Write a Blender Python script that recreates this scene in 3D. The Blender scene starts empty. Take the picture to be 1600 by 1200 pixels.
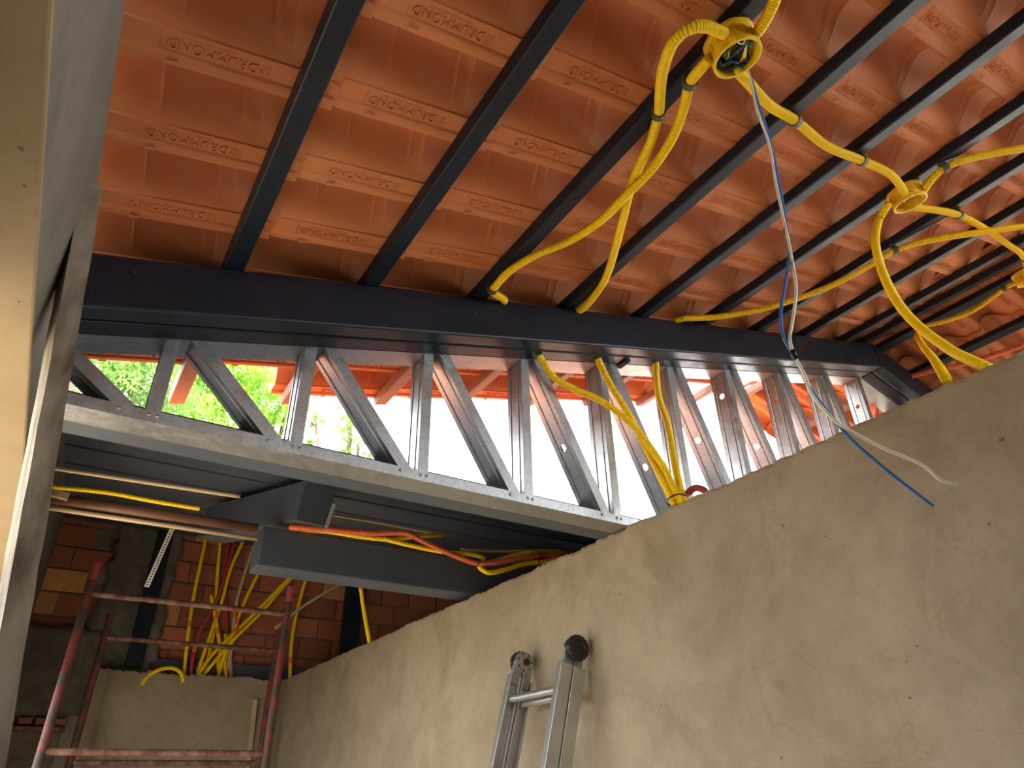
import bpy, bmesh, math, random
import numpy as np
from mathutils import Vector, Matrix, Euler

# ------------------------------------------------------------------ scale and camera
D = 1.5            # metres from the camera to the sloping black beam
ZC = 1.6           # height of the camera above the floor
F_PX = 1066.434
YAW, PITCH, ROLL = math.radians(33.0508), math.radians(30.9983), math.radians(-1.2478)
SL = 0.2783        # slope of the roof
TH = math.atan(SL)
CT, ST = math.cos(TH), math.sin(TH)
RZ = 0.7481        # height (in D) of the underside of the battens above the camera at X = 0
APX = 2.2018       # X of the ridge (in D)

scene = bpy.context.scene
col = scene.collection

def cam_basis():
    cy, sy, cp, sp = math.cos(YAW), math.sin(YAW), math.cos(PITCH), math.sin(PITCH)
    f = Vector((sy*cp, cy*cp, sp)); r = Vector((cy, -sy, 0)); u = r.cross(f)
    c, s = math.cos(ROLL), math.sin(ROLL)
    return c*r + s*u, -s*r + c*u, f
CR, CU, CF = cam_basis()

cam_data = bpy.data.cameras.new('camera')
cam = bpy.data.objects.new('camera', cam_data); col.objects.link(cam)
cam_data.sensor_width = 36.0; cam_data.lens = 36.0*F_PX/1600.0
cam_data.clip_start = 0.02; cam_data.clip_end = 300
mw = Matrix((CR, CU, -CF)).transposed().to_4x4(); mw.translation = Vector((0, 0, ZC))
cam.matrix_world = mw
scene.camera = cam

# ------------------------------------------------------------------ world, sun, exposure
world = bpy.data.worlds.new('overcast_sky'); scene.world = world; world.use_nodes = True
bg = world.node_tree.nodes['Background']
bg.inputs['Color'].default_value = (0.90, 0.965, 1.0, 1)
bg.inputs['Strength'].default_value = 2.1
sun_d = bpy.data.lights.new('sun', 'SUN'); sun_d.energy = 5.5; sun_d.angle = math.radians(3); sun_d.color = (1.0, 0.93, 0.82)
sun = bpy.data.objects.new('sun', sun_d); col.objects.link(sun)
sun.rotation_euler = Vector((0.52, 0.62, -1.0)).to_track_quat('-Z', 'Y').to_euler()
vs = scene.view_settings
vs.view_transform = 'Standard'; vs.look = 'None'; vs.gamma = 1.0; vs.use_curve_mapping = False
vs.exposure = 2.0

rnd = random.Random(7)

# ------------------------------------------------------------------ points
def W(x, y, z): return Vector((x*D, y*D, ZC + z*D))
def ray(px, py):
    return CR*((px-800)/F_PX) + CU*(-(py-600)/F_PX) + CF
def atY(px, py, Y):
    d = ray(px, py); d = d*(Y/d.y); return W(*d)
def atX(px, py, X):
    d = ray(px, py); d = d*(X/d.x); return W(*d)
def atZ(px, py, Z):
    d = ray(px, py); d = d*(Z/d.z); return W(*d)
def at_roof(px, py, h):             # h below the battens, in D
    d = ray(px, py); t = (RZ - h/CT)/(d.z - SL*d.x); return W(*(d*t))
def at_roof2(px, py, h):            # the same under the slope beyond the ridge
    d = ray(px, py); t = (RZ + 2*SL*APX - h/CT)/(d.z + SL*d.x); return W(*(d*t))
def RP(s, y, h):                    # s up the slope, h above the underside of the battens (all in D)
    return W(s*CT - h*ST, y, RZ + s*ST + h*CT)
def RP2(s, y, h):                   # the slope beyond the ridge, s still measured as on the near slope
    x = s*CT - h*ST
    return W(2*APX - x, y, RZ + s*ST + h*CT)

# ------------------------------------------------------------------ materials
def ramp(nt, fac, stops):
    n = nt.nodes.new('ShaderNodeValToRGB')
    el = n.color_ramp.elements
    el[0].position, el[0].color = stops[0][0], (*stops[0][1], 1)
    el[1].position, el[1].color = stops[-1][0], (*stops[-1][1], 1)
    for p, c in stops[1:-1]:
        e = el.new(p); e.color = (*c, 1)
    nt.links.new(fac, n.inputs[0]); return n.outputs[0]
def mixc(nt, fac, a, b, mode='MIX'):
    n = nt.nodes.new('ShaderNodeMix'); n.data_type = 'RGBA'; n.blend_type = mode
    for sock, v in ((n.inputs[0], fac), (n.inputs[6], a), (n.inputs[7], b)):
        if hasattr(v, 'is_linked'): nt.links.new(v, sock)
        elif isinstance(v, (int, float)): sock.default_value = v
        else: sock.default_value = (*v, 1)
    return n.outputs[2]
def noise(nt, co, scale, detail=4, rough=0.55, dist=0.0, stretch=None):
    if stretch:
        m = nt.nodes.new('ShaderNodeMapping'); m.inputs['Scale'].default_value = stretch
        nt.links.new(co, m.inputs[0]); co = m.outputs[0]
    n = nt.nodes.new('ShaderNodeTexNoise'); n.inputs['Scale'].default_value = scale
    n.inputs['Detail'].default_value = detail; n.inputs['Roughness'].default_value = rough
    n.inputs['Distortion'].default_value = dist
    nt.links.new(co, n.inputs['Vector']); return n.outputs[0]
def base_mat(name):
    m = bpy.data.materials.new(name); m.use_nodes = True
    nt = m.node_tree; b = nt.nodes['Principled BSDF']
    g = nt.nodes.new('ShaderNodeNewGeometry')
    return m, nt, b, g.outputs['Position']
def bump(nt, b, h, strength=0.3, dist=0.004):
    n = nt.nodes.new('ShaderNodeBump'); n.inputs['Strength'].default_value = strength; n.inputs['Distance'].default_value = dist
    nt.links.new(h, n.inputs['Height']); nt.links.new(n.outputs[0], b.inputs['Normal'])
def simple(name, c1, c2, scale=8, rough=0.6, metal=0.0, bstr=0.0, bscale=None, lo=0.35, hi=0.65, stretch=None, detail=5, coord='obj', spec=None):
    m, nt, b, co = base_mat(name)
    if coord == 'obj':
        tc = nt.nodes.new('ShaderNodeTexCoord'); co = tc.outputs['Object']
    n = noise(nt, co, scale, detail, stretch=stretch)
    nt.links.new(ramp(nt, n, [(lo, c1), (hi, c2)]), b.inputs['Base Color'])
    b.inputs['Roughness'].default_value = rough; b.inputs['Metallic'].default_value = metal
    if spec is not None: b.inputs['Specular IOR Level'].default_value = spec
    if bstr: bump(nt, b, noise(nt, co, bscale or scale*6, 4, stretch=stretch), bstr, 0.003)
    return m

M = {}
# terracotta: each tile its own firing tone, dusty blotches
m, nt, b, co = base_mat('terracotta'); M['tile'] = m
oi = nt.nodes.new('ShaderNodeObjectInfo')
tone = ramp(nt, oi.outputs['Random'], [(0.0, (0.46, 0.130, 0.040)), (0.5, (0.54, 0.165, 0.050)), (1.0, (0.60, 0.20, 0.066))])
n1 = noise(nt, co, 7, 5, 0.6)
c = mixc(nt, ramp(nt, n1, [(0.35, (0, 0, 0)), (0.75, (0.55, 0.55, 0.55))]), tone, (0.50, 0.20, 0.085))
n2 = noise(nt, co, 38, 4, 0.7)
c = mixc(nt, ramp(nt, n2, [(0.62, (0, 0, 0)), (0.78, (0.35, 0.35, 0.35))]), c, (0.58, 0.27, 0.12))
nt.links.new(c, b.inputs['Base Color']); b.inputs['Roughness'].default_value = 0.72
bump(nt, b, noise(nt, co, 60, 5), 0.18, 0.003)
# black painted steel, its blue tint standing in for haze
m, nt, b, co = base_mat('black_paint'); M['black'] = m
n1 = noise(nt, co, 5, 5)
c = ramp(nt, n1, [(0.3, (0.0075, 0.0110, 0.0195)), (0.7, (0.0125, 0.0170, 0.0280))])
n2 = noise(nt, co, 55, 2, 0.5)
c = mixc(nt, ramp(nt, n2, [(0.76, (0, 0, 0)), (0.79, (1, 1, 1))]), c, (0.20, 0.19, 0.18))
nt.links.new(c, b.inputs['Base Color'])
nt.links.new(ramp(nt, noise(nt, co, 16, 5), [(0.3, (0.30,)*3), (0.75, (0.46,)*3)]), b.inputs['Roughness'])
bump(nt, b, noise(nt, co, 120, 3), 0.04, 0.001); b.inputs['Specular IOR Level'].default_value = 0.32
# weathered graphite primer on the lower steelwork, some blue haze glare put into it
m, nt, b, co = base_mat('hazed_graphite_primer'); M['graphite'] = m
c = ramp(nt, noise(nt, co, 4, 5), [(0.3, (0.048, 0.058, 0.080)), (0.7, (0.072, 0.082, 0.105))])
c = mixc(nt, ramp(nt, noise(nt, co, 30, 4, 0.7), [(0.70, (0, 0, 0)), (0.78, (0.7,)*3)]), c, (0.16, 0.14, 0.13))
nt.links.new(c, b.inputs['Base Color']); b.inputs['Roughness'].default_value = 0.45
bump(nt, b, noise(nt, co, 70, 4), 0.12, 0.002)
# galvanised sheet
m, nt, b, co = base_mat('galvanised_steel'); M['galv'] = m
v = nt.nodes.new('ShaderNodeTexVoronoi'); v.inputs['Scale'].default_value = 90; nt.links.new(co, v.inputs['Vector'])
sp = ramp(nt, v.outputs['Distance'], [(0.0, (0.31, 0.325, 0.325)), (0.6, (0.43, 0.445, 0.45))])
c = mixc(nt, ramp(nt, noise(nt, co, 9, 5), [(0.4, (0, 0, 0)), (0.75, (0.5, 0.5, 0.5))]), sp, (0.25, 0.25, 0.24))
nt.links.new(c, b.inputs['Base Color']); b.inputs['Metallic'].default_value = 0.85
nt.links.new(ramp(nt, noise(nt, co, 30, 3), [(0.3, (0.30,)*3), (0.7, (0.46,)*3)]), b.inputs['Roughness'])
# plaster
def plaster(name, a, bcol, dark, cracks=True, sc=1.0):
    m, nt, b, co = base_mat(name); M[name] = m
    n1 = noise(nt, co, 1.4*sc, 6, 0.6, 0.4)
    c = ramp(nt, n1, [(0.30, a), (0.70, bcol)])
    n2 = noise(nt, co, 3.2*sc, 6, 0.65, 0.6)
    c = mixc(nt, ramp(nt, n2, [(0.48, (0, 0, 0)), (0.78, (0.9,)*3)]), c, dark)
    n5 = noise(nt, co, 13, 6, 0.7, 0.5)
    c = mixc(nt, ramp(nt, n5, [(0.45, (0, 0, 0)), (0.75, (0.45,)*3)]), c, (dark[0]*1.02, dark[1]*0.96, dark[2]*0.92))
    n6 = noise(nt, co, 110, 3, 0.7)
    c = mixc(nt, ramp(nt, n6, [(0.52, (0, 0, 0)), (0.72, (0.30,)*3)]), c, dark)
    n3 = noise(nt, co, 6.0, 5, 0.6, 0.3, stretch=(1.0, 2.2, 0.35))
    c = mixc(nt, ramp(nt, n3, [(0.62, (0, 0, 0)), (0.82, (0.40,)*3)]), c, (dark[0]*0.9, dark[1]*0.75, dark[2]*0.6))
    n4 = noise(nt, co, 42, 2, 0.5)
    c = mixc(nt, ramp(nt, n4, [(0.755, (0, 0, 0)), (0.785, (0.8,)*3)]), c, (dark[0]*0.45, dark[1]*0.38, dark[2]*0.3))
    if cracks:
        wv = nt.nodes.new('ShaderNodeTexNoise'); wv.inputs['Scale'].default_value = 2.5; nt.links.new(co, wv.inputs['Vector'])
        ad = nt.nodes.new('ShaderNodeVectorMath'); ad.operation = 'MULTIPLY_ADD'; ad.inputs[1].default_value = (0.45, 0.45, 0.45)
        nt.links.new(wv.outputs[1], ad.inputs[0]); nt.links.new(co, ad.inputs[2])
        vo = nt.nodes.new('ShaderNodeTexVoronoi'); vo.feature = 'DISTANCE_TO_EDGE'; vo.inputs['Scale'].default_value = 1.7
        nt.links.new(ad.outputs[0], vo.inputs['Vector'])
        cr = ramp(nt, vo.outputs['Distance'], [(0.0, (0.22,)*3), (0.004, (0, 0, 0))])
        msk = ramp(nt, noise(nt, co, 2.0, 3), [(0.48, (0, 0, 0)), (0.62, (1, 1, 1))])
        c = mixc(nt, mixc(nt, 1.0, cr, msk, 'MULTIPLY'), c, (dark[0]*0.4, dark[1]*0.36, dark[2]*0.3))
    nt.links.new(c, b.inputs['Base Color']); b.inputs['Roughness'].default_value = 0.82
    bump(nt, b, noise(nt, co, 45, 6, 0.65), 0.22, 0.004)
    return m
plaster('plaster', (0.258, 0.202, 0.132), (0.352, 0.288, 0.202), (0.182, 0.136, 0.080))
plaster('lit_lintel_plaster', (0.30, 0.218, 0.122), (0.35, 0.262, 0.150), (0.265, 0.19, 0.10), cracks=False)  # warm outdoor light on the soffit is put into this colour
plaster('shaded_render', (0.17, 0.148, 0.118), (0.215, 0.19, 0.150), (0.13, 0.112, 0.088), cracks=False)  # shade on the lintel's side face is put into this grey
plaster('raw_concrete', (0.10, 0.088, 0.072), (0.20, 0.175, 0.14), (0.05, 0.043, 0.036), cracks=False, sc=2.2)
plaster('mortar', (0.16, 0.13, 0.10), (0.24, 0.20, 0.155), (0.09, 0.075, 0.06), cracks=False, sc=3)
# bricks
m, nt, b, co = base_mat('hollow_brick'); M['brick'] = m
oi = nt.nodes.new('ShaderNodeObjectInfo')
c = ramp(nt, oi.outputs['Random'], [(0.0, (0.27, 0.082, 0.042)), (0.55, (0.36, 0.108, 0.052)), (0.9, (0.42, 0.135, 0.06)), (1.0, (0.60, 0.30, 0.10))])
c = mixc(nt, ramp(nt, noise(nt, co, 6, 5, 0.65), [(0.55, (0, 0, 0)), (0.75, (0.7,)*3)]), c, (0.14, 0.11, 0.085))
nt.links.new(c, b.inputs['Base Color']); b.inputs['Roughness'].default_value = 0.85
bump(nt, b, noise(nt, co, 40, 4, 0.6, stretch=(0.15, 1, 3)), 0.3, 0.004)
M['yellow'] = simple('yellow_conduit', (0.88, 0.57, 0.003), (0.92, 0.61, 0.005), 20, 0.48, bstr=0.0, spec=0.25)
M['yellow_box'] = simple('yellow_box_plastic', (0.78, 0.48, 0.004), (0.83, 0.52, 0.006), 14, 0.45)
M['orange'] = simple('orange_conduit', (0.55, 0.085, 0.025), (0.66, 0.12, 0.035), 15, 0.42)
M['red'] = simple('red_conduit', (0.33, 0.035, 0.028), (0.42, 0.05, 0.036), 15, 0.45)
M['coupling'] = simple('orange_coupling', (0.72, 0.15, 0.02), (0.80, 0.19, 0.025), 15, 0.4)
M['clip'] = simple('grey_clip', (0.055, 0.06, 0.055), (0.085, 0.09, 0.08), 20, 0.5)
M['tan'] = simple('tan_pvc', (0.50, 0.36, 0.20), (0.58, 0.43, 0.25), 9, 0.4)
M['brown_pipe'] = simple('brown_pipe', (0.15, 0.065, 0.035), (0.21, 0.095, 0.05), 9, 0.45, bstr=0.05)
M['blue_wire'] = simple('blue_wire', (0.035, 0.13, 0.42), (0.05, 0.17, 0.50), 20, 0.35)
M['white_wire'] = simple('white_wire', (0.78, 0.72, 0.57), (0.84, 0.78, 0.64), 20, 0.4)
M['green_wire'] = simple('green_wire', (0.02, 0.22, 0.08), (0.03, 0.28, 0.11), 20, 0.35)
M['tape'] = simple('black_tape', (0.006, 0.006, 0.007), (0.011, 0.011, 0.012), 20, 0.4)
M['plank'] = simple('weathered_plank', (0.085, 0.055, 0.030), (0.30, 0.245, 0.175), 9, 0.85, bstr=0.4, bscale=40, stretch=(1.6, 1.6, 0.5), lo=0.36, hi=0.62)
M['lath'] = simple('pale_wood', (0.42, 0.30, 0.17), (0.52, 0.39, 0.24), 12, 0.8, bstr=0.2, stretch=(3, 3, 0.4))
M['scaffold'] = simple('flaking_red_paint', (0.17, 0.034, 0.030), (0.050, 0.040, 0.033), 15, 0.6, bstr=0.3, bscale=60, lo=0.46, hi=0.60)
M['scaffold_pink'] = simple('fresh_red_sleeve', (0.38, 0.055, 0.065), (0.44, 0.075, 0.085), 15, 0.5)
M['rust'] = simple('rusty_steel', (0.145, 0.048, 0.036), (0.25, 0.145, 0.10), 22, 0.75, bstr=0.3, lo=0.42, hi=0.62)
M['alu'] = simple('ladder_aluminium', (0.46, 0.47, 0.46), (0.56, 0.57, 0.56), 12, 0.34, metal=0.8)
M['alu_dark'] = simple('hinge_plate', (0.30, 0.31, 0.30), (0.42, 0.43, 0.42), 30, 0.45, metal=0.7)
M['copper'] = simple('copper_ring', (0.48, 0.22, 0.14), (0.56, 0.28, 0.19), 30, 0.4, metal=0.5)
M['knob'] = simple('black_knob_plastic', (0.010, 0.010, 0.013), (0.018, 0.018, 0.022), 30, 0.38)
M['strap'] = simple('perforated_strap_steel', (0.52, 0.50, 0.45), (0.64, 0.62, 0.57), 30, 0.45, metal=0.4)
M['fascia'] = simple('red_oxide_primer', (0.155, 0.075, 0.055), (0.20, 0.10, 0.075), 14, 0.6)
M['ground'] = simple('site_ground', (0.34, 0.28, 0.205), (0.44, 0.37, 0.28), 0.8, 0.9, bstr=0.3, bscale=20, coord='pos')
M['floor'] = simple('screed_floor', (0.33, 0.28, 0.215), (0.42, 0.365, 0.29), 2.5, 0.8, bstr=0.2, bscale=30, coord='pos')
M['bark'] = simple('bark', (0.08, 0.055, 0.035), (0.16, 0.12, 0.08), 12, 0.9, bstr=0.4)
def leaf_mat(name, a, bb):
    m, nt, b, co = base_mat(name); M[name] = m
    c = ramp(nt, noise(nt, co, 1.6, 3), [(0.3, a), (0.7, bb)])
    nt.links.new(c, b.inputs['Base Color']); b.inputs['Roughness'].default_value = 0.55
    tr = nt.nodes.new('ShaderNodeBsdfTranslucent'); nt.links.new(c, tr.inputs['Color'])
    mx = nt.nodes.new('ShaderNodeMixShader'); mx.inputs[0].default_value = 0.55
    nt.links.new(b.outputs[0], mx.inputs[1]); nt.links.new(tr.outputs[0], mx.inputs[2])
    nt.links.new(mx.outputs[0], nt.nodes['Material Output'].inputs['Surface'])
leaf_mat('leaf_bright', (0.16, 0.34, 0.03), (0.36, 0.60, 0.06))
leaf_mat('leaf_deep', (0.10, 0.22, 0.05), (0.24, 0.42, 0.09))

# ------------------------------------------------------------------ mesh building
def tag(o, label=None, cat=None, group=None, kind=None):
    if label: o['label'] = label
    if cat: o['category'] = cat
    if group: o['group'] = group
    if kind: o['kind'] = kind
    return o
def empty(name, loc, label=None, cat=None, group=None, kind=None):
    o = bpy.data.objects.new(name, None); col.objects.link(o); o.location = loc; o.empty_display_size = 0.05
    return tag(o, label, cat, group, kind)
def wloc(o):
    l = o.location.copy()
    while o.parent: o = o.parent; l += o.location
    return l

class MB:
    def __init__(self): self.v = []; self.f = []
    def add(self, vs_, fs):
        k = len(self.v); self.v += [Vector(p) for p in vs_]; self.f += [tuple(i+k for i in f) for f in fs]
        return self
    def hexa(self, p):              # 8 corners: bottom ring 0-3, top ring 4-7
        return self.add(p, [(3, 2, 1, 0), (4, 5, 6, 7), (0, 1, 5, 4), (1, 2, 6, 5), (2, 3, 7, 6), (3, 0, 4, 7)])
    def box(self, lo, hi):
        x0, y0, z0 = lo; x1, y1, z1 = hi
        return self.hexa([(x0, y0, z0), (x1, y0, z0), (x1, y1, z0), (x0, y1, z0), (x0, y0, z1), (x1, y0, z1), (x1, y1, z1), (x0, y1, z1)])
    def obox(self, c, a, b_, c_):   # centre and three half-extent vectors
        c, a, b_, c_ = Vector(c), Vector(a), Vector(b_), Vector(c_)
        return self.hexa([c-a-b_-c_, c+a-b_-c_, c+a+b_-c_, c-a+b_-c_, c-a-b_+c_, c+a-b_+c_, c+a+b_+c_, c-a+b_+c_])
    def bar(self, a, b_, w, h, up=(0, 0, 1)):
        a, b_ = Vector(a), Vector(b_); d = (b_-a); ln = d.length; d.normalize()
        s = d.cross(Vector(up)).normalized(); u = s.cross(d).normalized()
        return self.obox((a+b_)/2, d*ln/2, s*w/2, u*h/2)
    def extrude(self, prof, a, b_, ex, ey, closed=True, caps=True):
        a, b_, ex, ey = Vector(a), Vector(b_), Vector(ex), Vector(ey); n = len(prof)
        vs_ = [a+ex*p[0]+ey*p[1] for p in prof] + [b_+ex*p[0]+ey*p[1] for p in prof]
        fs = [(i, (i+1) % n, n+(i+1) % n, n+i) for i in range(n if closed else n-1)]
        if caps and closed: fs += [tuple(range(n))[::-1], tuple(range(n, 2*n))]
        return self.add(vs_, fs)
    def lathe(self, prof, c, axis, seg=24, caps=True):   # prof: (distance along the axis, radius)
        c, ax = Vector(c), Vector(axis).normalized()
        t = Vector((1, 0, 0)) if abs(ax.x) < 0.9 else Vector((0, 1, 0))
        e1 = ax.cross(t).normalized(); e2 = ax.cross(e1)
        vs_, fs = [], []
        for z, r in prof:
            for k in range(seg):
                a = 2*math.pi*k/seg
                vs_.append(c+ax*z+e1*(r*math.cos(a))+e2*(r*math.sin(a)))
        for i in range(len(prof)-1):
            for k in range(seg):
                fs.append((i*seg+k, i*seg+(k+1) % seg, (i+1)*seg+(k+1) % seg, (i+1)*seg+k))
        if caps: fs += [tuple(range(seg))[::-1], tuple(range((len(prof)-1)*seg, len(prof)*seg))]
        return self.add(vs_, fs)
    def tube(self, pts, r, seg=8, pitch=None, depth=0.14, smooth=True, caps=True):
        pts = spline(pts) if smooth else [Vector(p) for p in pts]
        pos = resample(pts, pitch/4.0 if pitch else None)
        n = len(pos); vs_, fs = [], []
        tan = [(pos[min(i+1, n-1)]-pos[max(i-1, 0)]).normalized() for i in range(n)]
        t0 = tan[0]; ref = Vector((0, 0, 1)) if abs(t0.z) < 0.9 else Vector((1, 0, 0))
        e1 = t0.cross(ref).normalized()
        for i in range(n):
            t = tan[i]; e1 = (e1 - t*e1.dot(t)).normalized(); e2 = t.cross(e1)
            rr = r*(1.0 - (depth if (pitch and i % 4 > 1) else 0.0))
            for k in range(seg):
                a = 2*math.pi*k/seg
                vs_.append(pos[i]+e1*(rr*math.cos(a))+e2*(rr*math.sin(a)))
        for i in range(n-1):
            for k in range(seg):
                fs.append((i*seg+k, i*seg+(k+1) % seg, (i+1)*seg+(k+1) % seg, (i+1)*seg+k))
        if caps: fs += [tuple(range(seg))[::-1], tuple(range((n-1)*seg, n*seg))]
        return self.add(vs_, fs)
    def build(self, name, mat, parent=None, smooth=False, bevel=0.0, label=None, cat=None, group=None, kind=None, angle=None):
        xs = np.array([tuple(p) for p in self.v]); lo, hi = xs.min(0), xs.max(0)
        org = Vector(((lo[0]+hi[0])/2, (lo[1]+hi[1])/2, lo[2]))
        me = bpy.data.meshes.new(name)
        me.from_pydata([tuple(p-org) for p in self.v], [], self.f); me.update()
        bm = bmesh.new(); bm.from_mesh(me); bmesh.ops.recalc_face_normals(bm, faces=bm.faces); bm.to_mesh(me); bm.free()
        if smooth:
            for p in me.polygons: p.use_smooth = True
        if angle: me.set_sharp_from_angle(angle=math.radians(angle))
        me.materials.append(M[mat] if isinstance(mat, str) else mat)
        o = bpy.data.objects.new(name, me); col.objects.link(o)
        if parent: o.parent = parent; o.location = org - wloc(parent)
        else: o.location = org
        if bevel:
            bv = o.modifiers.new('edge', 'BEVEL'); bv.width = bevel; bv.segments = 2; bv.limit_method = 'ANGLE'
        return tag(o, label, cat, group, kind)

def spline(pts, sub=10):
    P = [Vector(p) for p in pts]
    if len(P) < 3: return P
    P = [P[0]*2-P[1]] + P + [P[-1]*2-P[-2]]
    out = []
    for i in range(1, len(P)-2):
        p0, p1, p2, p3 = P[i-1:i+3]
        for k in range(sub):
            t = k/sub
            out.append(0.5*((2*p1)+(p2-p0)*t+(2*p0-5*p1+4*p2-p3)*t*t+(3*p1-p0-3*p2+p3)*t*t*t))
    out.append(P[-2]); return out
def resample(pts, step):
    if not step: return pts
    acc = [0.0]
    for a, b_ in zip(pts, pts[1:]): acc.append(acc[-1]+(b_-a).length)
    n = max(2, int(acc[-1]/step)); out = []; j = 0
    for i in range(n+1):
        s = acc[-1]*i/n
        while j < len(acc)-2 and acc[j+1] < s: j += 1
        t = (s-acc[j])/max(1e-9, acc[j+1]-acc[j]); out.append(pts[j].lerp(pts[j+1], min(1, max(0, t))))
    return out

# ------------------------------------------------------------------ structure: ground, walls
XW, ZW = 1.007, 0.5035         # right wall face and its top (in D)
XL = -0.115                     # left wall face
ZS = 0.470                      # soffit of the left lintel
YF = 3.70                       # far plastered wall
ZF = -ZC/D                      # floor
YP = 0.74                       # unseen thin screen, added for shade under the lintel, ends here
YO = 0.30                       # near jamb of the opening in the left wall

MB().box((-40, -40, -0.30), (40, 60, -0.02)).build('ground', 'ground', kind='structure', label='pale sandy ground around the building')
MB().box(tuple(W(-0.4, -2.2, 0))[:2]+(-0.015,), tuple(W(4.4, 4.6, 0))[:2]+(0.0,)).build('floor', 'floor', kind='structure', label='grey screed floor of the unfinished room')

def rough_wall(name, mat, ax, lo, hi, zlo, zhi, face, thick, amp, seed, n=260, label=None, rim=0.012):
    """wall slab along 'x' or 'y' with a broken upper edge; face = coordinate of the visible face (D units)"""
    r = random.Random(seed); mb = MB(); prev = 0; tops = []
    lump = 0
    for i in range(n+1):
        prev = prev*0.72 + r.uniform(-1, 1)*0.28*amp*2
        if r.random() < 0.045: lump = r.uniform(-1.0, 1.0)*amp*1.3
        lump *= 0.80
        tops.append(zhi + prev + lump)
    vs_, fs = [], []
    for i in range(n+1):
        t = lo + (hi-lo)*i/n; z = tops[i]
        chip = r.uniform(0.0, rim*0.35)
        for f, zz in ((face, zlo), (face, zhi-0.03), (face, z-rim*0.6), (face+chip*math.copysign(1, thick), z), (face+thick*0.5, z+r.uniform(-.3, .5)*amp), (face+thick, z), (face+thick, zlo)):
            vs_.append(W(f, t, zz) if ax == 'y' else W(t, f, zz))
    for i in range(n):
        for k in range(6):
            fs.append((i*7+k, (i+1)*7+k, (i+1)*7+k+1, i*7+k+1))
    fs += [tuple(range(7)), tuple(range(n*7, n*7+7))]
    return mb.add(vs_, fs).build(name, mat, kind='structure', label=label)
rough_wall('wall_right', 'plaster', 'y', -2.0, YF+0.1, ZF, ZW, XW, 0.10, 0.0035, 3, 520, 'tan cement plastered wall on the right with a broken top edge')
rough_wall('wall_far', 'plaster', 'x', 0.20, XW+0.02, ZF, 0.508, YF, 0.05, 0.008, 5, 120, 'tan plastered lower part of the far wall below the bricks')

# left wall: lintel over the opening, jamb, and a piece behind the camera
mb = MB()
xl0, xl1 = XL-0.11, XL
for y0, y1, z0 in ((-1.4, YO, ZF), (YO, 2.04, ZS), (2.04, 2.40, ZF), (2.40, 3.00, 0.36), (3.00, 4.7, ZF)):
    a = [W(xl0, y0, z0), W(xl1, y0, z0), W(xl1, y1, z0), W(xl0, y1, z0)]
    zt0, zt1 = RZ+SL*xl0+0.010, RZ+SL*xl1+0.018
    mb.hexa(a+[W(xl0, y0, zt0), W(xl1, y0, zt1), W(xl1, y1, zt1), W(xl0, y1, zt0)])
mb.box(tuple(W(xl0, 2.40, ZF)), tuple(W(xl1, 3.00, -0.45)))  # sill of an unseen window, added to let light into the far space
mb.box(tuple(W(xl0, YO, ZF)), tuple(W(xl0+0.02, YP, ZS-0.009)))  # unseen screen added to shade the right side of the room
wl = mb.build('wall_left', 'shaded_render', kind='structure', label='rendered lintel and wall along the left edge, shade put into the grey')
MB().box(tuple(W(xl0-0.002, YO+0.002, ZS-0.008)), tuple(W(xl1+0.0015, 2.038, ZS-0.0005))).build('soffit', 'lit_lintel_plaster', wl, bevel=0.004, label='plastered underside of the lintel, warm light put into its yellowish colour')
# unseen wall added behind the camera (keeps the near side of the room shaded)
MB().box(tuple(W(XL, -1.3, ZF)), tuple(W(4.0, -1.2, 0.715))).build('wall_added_near', 'raw_concrete', kind='structure', label='unseen return wall added behind the viewer to shade the room')

MB().box((-5.2, -9, -.02), (-5.0, 14, 1.7)).build('wall_added_outside', 'plaster', kind='structure', label='unseen plastered wall added outside the left opening to block low sky')  # unseen wall added to cut the low sky seen through the opening

mb = MB()
for a0, a1, z0, z1 in ((-1.2, 0.0, ZF, 0.72), (0.0, 0.8, ZF, -0.5), (0.0, 0.8, 0.35, 0.72), (0.8, 1.2, ZF, 0.72)):
    mb.box(tuple(W(3.9, a0, z0)), tuple(W(4.0, a1, z1)))
mb.build('wall_added_right', 'raw_concrete', kind='structure', label='unseen wall with an opening, added to darken the next room')  # unseen wall added to hold side light out of the next room
MB().box(tuple(W(2.6, 1.15, ZF)), tuple(W(4.0, 1.25, .60))).build('wall_gable', 'plaster', kind='structure', label='gable wall of the next room below the rafter beam')

# ------------------------------------------------------------------ far brick wall, piece by piece
YB = 3.80
wb = MB().box(tuple(W(-0.35, YB+0.012, 0.10)), tuple(W(2.6, YB+0.11, 1.50))).build('wall_brick', 'mortar', kind='structure', label='far wall of red hollow bricks seen under the black deck')
BW, BH = 0.174, 0.106
bmeshes = []
for k in range(4):
    r = random.Random(50+k); j = lambda: r.uniform(-.002, .002)
    w, h = BW*D-0.012, BH*D-0.016
    mb = MB().hexa([(-w/2+j(), 0, -h/2+j()), (w/2+j(), 0, -h/2+j()), (w/2, .03, -h/2), (-w/2, .03, -h/2), (-w/2+j(), 0, h/2+j()), (w/2+j(), 0, h/2+j()), (w/2, .03, h/2), (-w/2, .03, h/2)])
    me = bpy.data.meshes.new('brick'); me.from_pydata([tuple(p) for p in mb.v], [], mb.f); me.materials.append(M['brick']); bmeshes.append(me)
wbl = wloc(wb)
OB = atY(100, 905, YB); orange_at = (1e9, None)
row = 0; z = 0.520
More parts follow.
